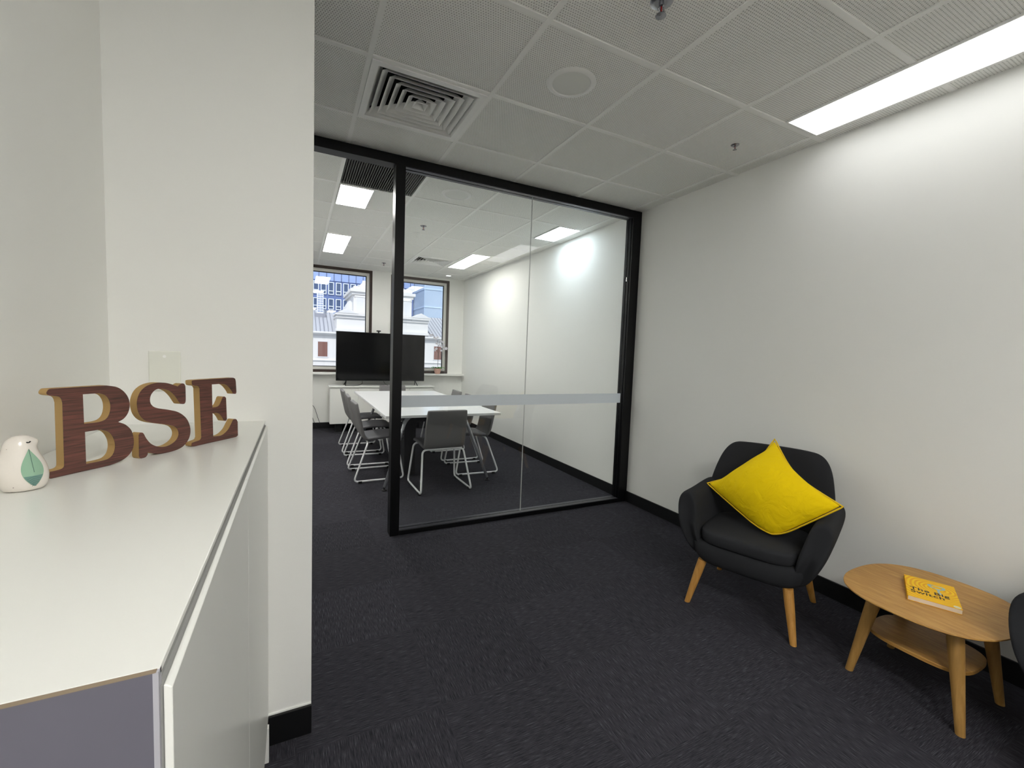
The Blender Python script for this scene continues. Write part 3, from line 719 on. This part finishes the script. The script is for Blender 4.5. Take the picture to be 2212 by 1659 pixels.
# ------------------------------------------------------------------ meeting table
mt = thing('meeting_table', 'large white meeting table with chrome legs behind the glass', 'table', (1.285, 5.15, 0))
def mbox(name, x0, x1, y0, y1, z0, z1, m, bevel=.002): return box(name, x0-1.285, x1-1.285, y0-5.15, y1-5.15, z0, z1, m, mt, bevel)
mbox('table_top', .715, 1.855, 3.945, 6.36, .728, .752, M_tabletop)
mbox('centre_beam', 1.20, 1.37, 4.25, 6.05, .655, .727, M_dark)
mbox('power_column', 1.02, 1.14, 4.55, 4.67, .02, .66, M_dark)
mbox('cable_tray', .95, 1.20, 4.3, 5.6, .63, .66, M_dark)
for sx in (1, -1):
    for ye, yi in ((4.16, 4.42), (6.14, 5.88)):
        xe = .535*sx
        pts = fillet([(sx*.07, yi-5.15, .69), (sx*.30, ye-5.15+(yi-ye)*.55, .695), (xe, ye-5.15, .03)], .10, 8)
        bm = bmesh.new(); tube(bm, pts, [.030-.014*k/(len(pts)-1) for k in range(len(pts))], 12); o = obj('leg', bm, M_chrome, mt, smooth=True)
        bm = bmesh.new(); lathe(bm, [(.026, 0), (.026, .006), (.008, .012), (.008, .035)], (xe, ye-5.15, 0), 16); obj('levelling_foot', bm, M_dark, o)

# ------------------------------------------------------------------ meeting chairs
def build_chair(label, loc, rz):
    t = thing('meeting_chair', label, 'chair', loc, rz, 'grey upholstered meeting chairs with white sled bases')
    hw = .205
    def slab(name, path, th, m):
        rings = []
        for i, (f, z, w2) in enumerate(path):
            a = path[max(i-1, 0)]; b = path[min(i+1, len(path)-1)]; d = Vector((b[0]-a[0], b[1]-a[1])).normalized(); nx_, nz_ = -d.y*th/2, d.x*th/2
            if i in (0, len(path)-1): nx_ *= .4; nz_ *= .4
            ring = []
            for u in (-1, -.97, -.8, -.3, .3, .8, .97, 1):
                k = .35 if abs(u) == 1 else 1; ring.append((w2*u, f+nx_*k, z+nz_*k))
            for u in (1, .97, .8, .3, -.3, -.8, -.97, -1):
                k = .35 if abs(u) == 1 else 1; ring.append((w2*u, f-nx_*k, z-nz_*k))
            rings.append(ring)
        bm = bmesh.new(); loft(bm, rings); return obj(name, bm, m, t, smooth=True, subsurf=1)
    slab('seat', [(.255, .437, hw-.01), (.25, .441, hw), (.20, .452, hw), (.05, .450, hw), (-.06, .436, hw), (-.115, .432, hw), (-.118, .432, hw-.004)], .034, M_chairseat)
    slab('backrest', [(-.112, .425, hw-.004), (-.116, .427, hw), (-.148, .452, hw), (-.165, .51, hw), (-.182, .60, hw), (-.205, .70, hw-.002), (-.222, .785, hw-.008), (-.223, .797, hw-.012), (-.2235, .799, hw-.02)], .034, M_chairgrey)
    R = .0095; hz = .012+R
    loop = fillet([(-.205, -.11, .405), (-.25, -.25, hz), (-.25, .245, hz), (-.215, .175, .42), (.215, .175, .42), (.25, .245, hz), (.25, -.25, hz), (.205, -.11, .405)], .045, 6, closed=True)
    bm = bmesh.new(); tube(bm, loop, R, 10, closed=True); o = obj('sled_frame', bm, M_tube, t, smooth=True)
    for sx in (-1, 1):
        for f in (-.19, .19):
            bm = bmesh.new(); bx(bm, sx*.25-.012, sx*.25+.012, f-.017, f+.017, 0, .025); obj('glide', bm, M_dark, o)
    return t
R90 = PI/2
c0_ = build_chair('grey meeting chair seen from behind, nearest the glass', (1.274, 4.115, 0), .015)
G = 'grey upholstered meeting chairs with white sled bases'
for x, y, rz, lb in ((.752, 4.715, -R90+.02, 'grey meeting chair on the left side of the white table, nearest the viewer'),
                     (.757, 5.375, -R90-.02, 'grey meeting chair on the left side of the table, middle of three'),
                     (.757, 6.05, -R90, 'grey meeting chair on the left side of the table, furthest from the viewer'),
                     (1.80, 4.62, R90-.05, 'grey meeting chair on the right side of the white table, nearest the viewer'),
                     (1.815, 5.27, R90, 'grey meeting chair on the right side of the table, middle of three'),
                     (1.84, 5.90, R90-.04, 'grey meeting chair on the right of the table, its back rising above the frosted band'),
                     (1.325, 6.58, PI, 'grey meeting chair at the far head of the table, by the television')):
    dup(c0_, (x, y, 0), rz, lb, G)

# ------------------------------------------------------------------ credenza, television
cr = thing('credenza', 'low white credenza under the television', 'cabinet', (1.30, 7.46, 0))
def rbox(name, x0, x1, y0, y1, z0, z1, m, bevel=.002): return box(name, x0-1.30, x1-1.30, y0-7.46, y1-7.46, z0, z1, m, cr, bevel)
rbox('top_panel', .445, 2.145, 7.28, 7.63, .722, .742, M_cab)
rbox('carcass', .462, 2.125, 7.31, 7.62, .14, .722, M_cab, 0)
for k in range(4): rbox('door', .462+k*.416, .462+(k+1)*.416-.003, 7.293, 7.31, .142, .708, M_cab)
for x in (.60, 1.25, 1.95): rbox('foot', x-.05, x+.05, 7.36, 7.55, 0, .14, M_dark)
tv = thing('television', 'large black flat television standing on the white credenza', 'television', (1.272, 7.45, .742))
bm = bmesh.new(); bx(bm, -.716, .716, -.02, .02, .078, .872); obj('bezel', bm, M_tv, tv, bevel=.004)
bm = bmesh.new(); bx(bm, -.706, .706, -.0215, -.019, .094, .862); obj('screen', bm, M_screen, tv)
bm = bmesh.new(); bx(bm, -.4, .4, .02, .06, .15, .6); obj('rear_housing', bm, M_tv, tv, bevel=.01)
for s in (-1, 1):
    for e in (-1, 1):
        bm = bmesh.new(); tube(bm, [(s*.56, 0, .082), (s*.56+.02*s, e*.10, .007)], .007, 8); obj('stand_leg', bm, M_tv, tv)
wc = thing('webcam', 'small black webcam perched on top of the television', 'camera', (1.21, 7.45, .742+.8725))
bm = bmesh.new(); bx(bm, -.035, .035, -.018, .012, .022, .042); obj('camera_body', bm, M_dark, wc, bevel=.006)
bm = bmesh.new(); bx(bm, -.012, .012, -.012, .014, 0, .024); obj('clip', bm, M_dark, wc, bevel=.002)
bm = bmesh.new()
loft(bm, [[(.008*math.cos(a*PI/8), y, .032+.008*math.sin(a*PI/8)) for a in range(16)] for y in (-.019, -.0165)]); obj('lens', bm, M_screen, wc)
def cable(name, pts, label, r=.0035):
    P3 = [Vector(p) for p in pts]; out = []
    for i in range(len(P3)-1):
        p1, p2 = P3[i], P3[i+1]; p0 = P3[i-1] if i else p1; p3 = P3[i+2] if i+2 < len(P3) else p2
        for k in range(6):
            q = k/6; out.append(.5*((2*p1)+(p2-p0)*q+(2*p0-5*p1+4*p2-p3)*q*q+(3*p1-p0-3*p2+p3)*q**3))
    out.append(P3[-1]); bm = bmesh.new(); tube(bm, out, r, 6); return tag(obj(name, bm, M_dark, smooth=True), label, 'cable')
cable('cable', [(.96, 7.44, .815), (.95, 7.40, .775), (.88, 7.36, .752), (.76, 7.38, .7465), (.70, 7.42, .7465)], 'short black cable on the credenza under the left part of the television')
cable('cable', [(1.30, 7.44, .815), (1.33, 7.38, .765), (1.42, 7.35, .747), (1.52, 7.37, .76), (1.55, 7.43, .815)], 'black cable looping on the credenza below the middle of the television')
cable('cable', [(.20, 7.755, .42), (.26, 7.745, .34), (.33, 7.72, .12), (.40, 7.68, .006), (.46, 7.55, .005)], 'black cable running down the wall left of the credenza, upper one')
cable('cable', [(.21, 7.752, .25), (.25, 7.745, .12), (.30, 7.70, .015), (.36, 7.6, .005), (.55, 7.25, .005), (.85, 7.1, .005), (1.0, 6.6, .005), (1.06, 6.0, .005), (1.05, 5.2, .005), (1.07, 4.75, .005)], 'black cable trailing over the carpet from the window wall to the table')

# ------------------------------------------------------------------ potted orchid
SX, SY, SZ = 2.305, YB-.065, .935
po = thing('potted_orchid', 'white orchid in a terracotta pot on the window sill', 'potted plant', (SX, SY, SZ))
bm = bmesh.new(); lathe(bm, [(.038, 0), (.050, .02), (.060, .055), (.064, .10), (.058, .10), (.054, .085)], n=28); obj('pot', bm, M_terra, po, smooth=True, auto=.7)
bm = bmesh.new(); lathe(bm, [(.052, .07), (.054, .086)], n=24); obj('soil', bm, M_stem, po)
bm = bmesh.new()
def leaf(bm, a, L, wd2, rise, droop):
    dx, dy = math.cos(a), math.sin(a); g = []
    for i in range(8):
        q = i/7; wq = wd2*math.sin(PI*(.12+.86*q))**.8; c = Vector((dx*L*q, dy*L*q, .085+rise*math.sin(q*2.2)-droop*q*q)); s = Vector((-dy, dx, 0))
        g.append([bm.verts.new(c-s*wq+Vector((0, 0, .006))), bm.verts.new(c), bm.verts.new(c+s*wq+Vector((0, 0, .006)))])
    for i in range(7):
        for k in range(2): bm.faces.new((g[i][k], g[i][k+1], g[i+1][k+1], g[i+1][k]))
for a, L in ((.1, .15), (.5, .12), (3.0, .13), (3.5, .11), (-1.2, .09)):
    bm = bmesh.new(); leaf(bm, a, L, .028, .05, .03)
    o = obj('leaf', bm, M_leaf, po, smooth=True); md = o.modifiers.new('solid', 'SOLIDIFY'); md.thickness = .002
stems = [[(0, 0, .09), (.006, -.004, .30), (.004, 0, .50), (-.02, 0, .62), (-.08, .0, .69), (-.16, 0, .71)], [(0, 0, .09), (.01, .004, .28), (.02, .003, .40), (.07, 0, .47), (.14, 0, .485), (.19, 0, .475)],
         [(.004, 0, .50), (.03, 0, .58), (.07, 0, .62), (.10, 0, .60)], [(.003, 0, .40), (-.03, 0, .44), (-.06, 0, .45)]]
for s in stems:
    bm = bmesh.new(); tube(bm, s, .003, 5); obj('stem', bm, M_stem, po, smooth=True)
def bloom(p, r):
    bm = bmesh.new()
    for k in range(5):
        a = PI/2+2*PI*k/5; c = Vector(p); d = Vector((math.cos(a), 0, math.sin(a))); s = Vector((-math.sin(a), 0, math.cos(a)))
        q = [c, c+d*r*.5+s*r*.38+Vector((0, -.004, 0)), c+d*r*1.0+Vector((0, -.008, 0)), c+d*r*.5-s*r*.38+Vector((0, -.004, 0))]
        bm.faces.new([bm.verts.new(v) for v in q])
    lathe(bm, [(.004, -.004), (.006, 0), (.003, .004)], (p[0], p[1]-.006, p[2]), 8)
    o = obj('flower', bm, M_petal, po, smooth=True); md = o.modifiers.new('solid', 'SOLIDIFY'); md.thickness = .001
for p in ((-.15, -.01, .70), (-.11, -.01, .705), (-.075, -.01, .66), (-.04, -.01, .63), (-.03, -.01, .56), (.05, -.01, .60), (.09, -.01, .585), (.10, -.012, .53), (-.06, -.01, .43), (-.035, -.012, .46), (.07, -.01, .49), (.06, -.01, .43), (.115, -.01, .465), (.15, -.01, .47), (-.015, -.01, .67), (.03, -.012, .53)):
    bloom(p, random.uniform(.026, .036))

# ------------------------------------------------------------------ street outside
K = 2.2
def X_(x): return x*K
def Z_(z): return CAMZ + (z-CAMZ)*K
Y0 = 20*K
M_stone = mat('painted_stucco', (214, 212, 208), .8, bump=(3, .1)); M_stone2 = mat('stucco_shade_tone', (206, 206, 206), .8)
M_roof = mat('grey_metal_roof', (168, 170, 176), .45); M_seam = mat('roof_seam', (140, 142, 150), .5)
M_brick = mat('brown_blind', (120, 84, 74), .8)
hb_ = thing('heritage_building', 'ornate white stucco building across the street', 'building', (X_(3.48), Y0, -12))
def hx(x): return X_(x)-X_(3.48)
def hz(z): return Z_(z)+12
def hbox(bm, x0, x1, z0, z1, dep0, dep1): bx(bm, hx(x0), hx(x1), dep0, dep1, hz(z0), hz(z1))
bm = bmesh.new(); hbox(bm, -4, 11, -4.8, 1.88, 0, 9); hbox(bm, -4, 11, .77, .81, -.12, 0); bx(bm, hx(-4), hx(11), 0, 9, 0, hz(-4.7)); obj('facade', bm, M_stone, hb_)
bm = bmesh.new(); hbox(bm, -4, 11, 1.87, 1.93, -.35, 0); hbox(bm, -4, 11, 1.93, 2.0, -.5, .2); hbox(bm, 1.46, 5.46, 2.05, 2.16, -.55, .2); obj('cornice', bm, M_stone, hb_)
bm = bmesh.new(); hbox(bm, 1.5, 5.44, 2.0, 2.62, -.3, 3); hbox(bm, 1.47, 5.47, 2.62, 2.69, -.45, 3.1); hbox(bm, 1.44, 5.5, 2.74, 2.82, -.65, 3.2); hbox(bm, 1.5, 2.3, 2.69, 2.75, -.5, 3); hbox(bm, 2.3, 4.66, 2.69, 2.75, -.4, 3); hbox(bm, 4.66, 5.46, 2.69, 2.75, -.5, 3)
obj('attic_block', bm, M_stone, hb_)
for a, b in ((1.5, 2.32), (4.64, 5.5)):
    c = (a+b)/2; bm = bmesh.new()
    loft(bm, [[(hx(a-.03), y, hz(2.82)), (hx(b+.03), y, hz(2.82)), (hx(c), y, hz(3.04))] for y in (-.7, 1.2)]); obj('pediment', bm, M_stone, hb_)
    bm = bmesh.new(); loft(bm, [[(hx(a+.12), y, hz(2.85)), (hx(b-.12), y, hz(2.85)), (hx(c), y, hz(2.97))] for y in (-.705, -.69)]); obj('pediment_recess', bm, M_stone2, hb_)
bm = bmesh.new(); rings = []
for z, a in ((2.8, 1.53), (3.05, 1.52), (3.25, 1.47), (3.4, 1.40), (3.52, 1.32), (3.6, 1.22)):
    rings.append([(hx(3.46)+a*K*math.copysign(abs(math.cos(q*PI/24))**.6, math.cos(q*PI/24)), 4.0+1.4*K*math.copysign(abs(math.sin(q*PI/24))**.6, math.sin(q*PI/24)), hz(z)) for q in range(48)])
loft(bm, rings); obj('mansard_dome', bm, M_stone, hb_, smooth=True, auto=.8)
bm = bmesh.new(); hbox(bm, 2.2, 4.74, 2.8, 3.68, .4, 6.8)
hbox(bm, 2.12, 4.80, 3.68, 3.80, .2, 7); hbox(bm, 2.05, 4.87, 3.80, 3.93, .0, 7.2); hbox(bm, 2.2, 4.74, 3.93, 4.05, .3, 7); obj('tower', bm, M_stone, hb_)
for a, b in ((2.26, 2.66), (4.32, 4.70)):
    bm = bmesh.new(); hbox(bm, a, b, 2.86, 3.62, .3, .4); hbox(bm, a-.03, b+.03, 3.58, 3.65, .25, .4); obj('pilaster', bm, M_stone, hb_)
    bm = bmesh.new(); hbox(bm, a+.06, b-.06, 2.92, 3.55, .28, .3); obj('panel', bm, M_stone2, hb_)
bm = bmesh.new(); lathe(bm, [(.5, 0), (.42, .25), (.2, .45), (.15, .7)], (hx(2.68), 1.3, hz(4.05)), 12); lathe(bm, [(.5, 0), (.42, .25), (.2, .45), (.15, .7)], (hx(4.3), 1.3, hz(4.05)), 12); obj('finial', bm, M_stone, hb_)
for x0, x1, s in ((-4, 1.5, 1), (5.45, 11, -1)):
    bm = bmesh.new(); loft(bm, [[(hx(x), .1, hz(1.98)), (hx(x), 6, hz(1.98)), (hx(x), 6, hz(3.1)), (hx(x), 5.6, hz(3.1))] for x in (x0, x1)]); rf = obj('roof', bm, M_roof, hb_)
    bm = bmesh.new(); n = int((x1-x0)/.16)
    for k in range(n):
        x = hx(x0+.08+k*.16); tube(bm, [(x, .1, hz(1.98)+.02), (x-s*.0, 5.6, hz(3.1)+.02)], .045, 4)
    o = obj('roof_seams', bm, M_seam, rf)
for x in (-1.9, -.55, .783, 5.788, 7.1, 8.4):
    bm = bmesh.new(); hbox(bm, x-.03, x+.40, .90, 1.60, -.05, 0); f = obj('window', bm, M_stone2, hb_)
    bm = bmesh.new(); hbox(bm, x, x+.37, .95, 1.57, -.06, -.04); obj('blind', bm, M_brick, f)
# vent stack standing on the left roof
vx0, vy0, vz0 = 2.06-X_(3.48), 4.0, 4.6+12
bm = bmesh.new(); bx(bm, vx0-.3, vx0+.3, vy0-.3, vy0+.3, vz0+.1, vz0+2.3); vt = obj('vent_stack', bm, mat('vent_white', (225, 228, 235), .5), hb_)
bm = bmesh.new()
for k in range(9):
    for j in range(2): bx(bm, vx0-.24+j*.26, vx0-.02+j*.26, vy0-.33, vy0-.3, vz0+.25+k*.225, vz0+.38+k*.225)
obj('louvres', bm, mat('vent_slat', (150, 160, 185), .5), vt)
bm = bmesh.new(); bx(bm, vx0-.5, vx0+.5, vy0-.4, vy0+.4, vz0-.35, vz0+.1); obj('curb', bm, M_seam, vt)

M_blue = mat('blue_cladding', (98, 116, 162), .5); M_bluepane = mat('blue_spandrel_glass', (150, 170, 212), .3); M_pane = mat('office_pane', (70, 88, 120), .2); M_wf = mat('white_window_frame', (225, 232, 245), .5)
Y1 = 40*K
ob = thing('office_tower', 'blue clad office tower with white framed windows, behind the left roof', 'building', (X_(5), Y1, -12))
def tx(x): return X_(x)-X_(5)
bm = bmesh.new(); bx(bm, tx(-6), tx(9.55), 0, 14, 0, hz(9.6)); obj('facade', bm, M_blue, ob)
bm = bmesh.new(); bx(bm, tx(-6), tx(9.55), -.15, 0, hz(6.93), hz(9.4)); sp = obj('spandrel_glazing', bm, M_bluepane, ob)
bm = bmesh.new()
for k in range(27): bx(bm, tx(-6.0+k*.585)-.03, tx(-6.0+k*.585)+.03, -.25, -.15, hz(6.9), hz(9.4))
obj('mullions', bm, mat('navy_mullion', (40, 50, 90), .5), sp)
for r, (z0, z1) in enumerate(((5.77, 6.82), (4.52, 5.44), (3.3, 4.2))):
    for k in range(-3, 20):
        x = 1.17+(k*.5835)-.0
        if not (-0.7 < x < 9.2): continue
        bm = bmesh.new(); f = .06
        bx(bm, tx(x), tx(x+.44), -.2, -.05, hz(z0), hz(z0+f)); bx(bm, tx(x), tx(x+.44), -.2, -.05, hz(z1-f), hz(z1)); bx(bm, tx(x), tx(x+f), -.2, -.05, hz(z0+f), hz(z1-f)); bx(bm, tx(x+.44-f), tx(x+.44), -.2, -.05, hz(z0+f), hz(z1-f))
        zz = z0+(z1-z0)*.27; bx(bm, tx(x+f), tx(x+.44-f), -.2, -.05, hz(zz), hz(zz+f))
        fo = obj('window', bm, M_wf, ob)
        bm = bmesh.new(); bx(bm, tx(x+f), tx(x+.44-f), -.1, -.04, hz(z0+f), hz(z1-f)); obj('pane', bm, M_pane, fo)
gb = thing('glass_tower', 'pale blue glazed tower seen through the right window', 'building', (X_(16), Y1, -12))
M_paleglass = mat('pale_glass', (170, 188, 208), .4); M_pale2 = mat('pale_glass_band', (186, 206, 228), .3)
bm = bmesh.new(); bx(bm, X_(9.6)-X_(16), X_(9.6)-X_(16)+40, -8, 10, 0, hz(10)); obj('facade', bm, M_paleglass, gb)
bm = bmesh.new()
for k in range(7): bx(bm, X_(9.6)-X_(16)-.05, X_(9.6)-X_(16)+40, -8.1, -8, hz(.5+k*1.5), hz(.62+k*1.5)); bx(bm, X_(9.6)-X_(16)-.08, X_(9.6)-X_(16), -8, 10, hz(.5+k*1.5), hz(.62+k*1.5))
for k in range(10): bx(bm, X_(9.6)-X_(16)+k*3.2-.04, X_(9.6)-X_(16)+k*3.2+.04, -8.12, -8, 1, hz(9.9))
obj('floor_bands', bm, M_pale2, gb)
bm = bmesh.new(); bx(bm, -60, 120, YB+4, 160, -12.2, -12); struct(obj('floor_street', bm, mat('asphalt', (90, 90, 92), .9))).name = 'floor_street'
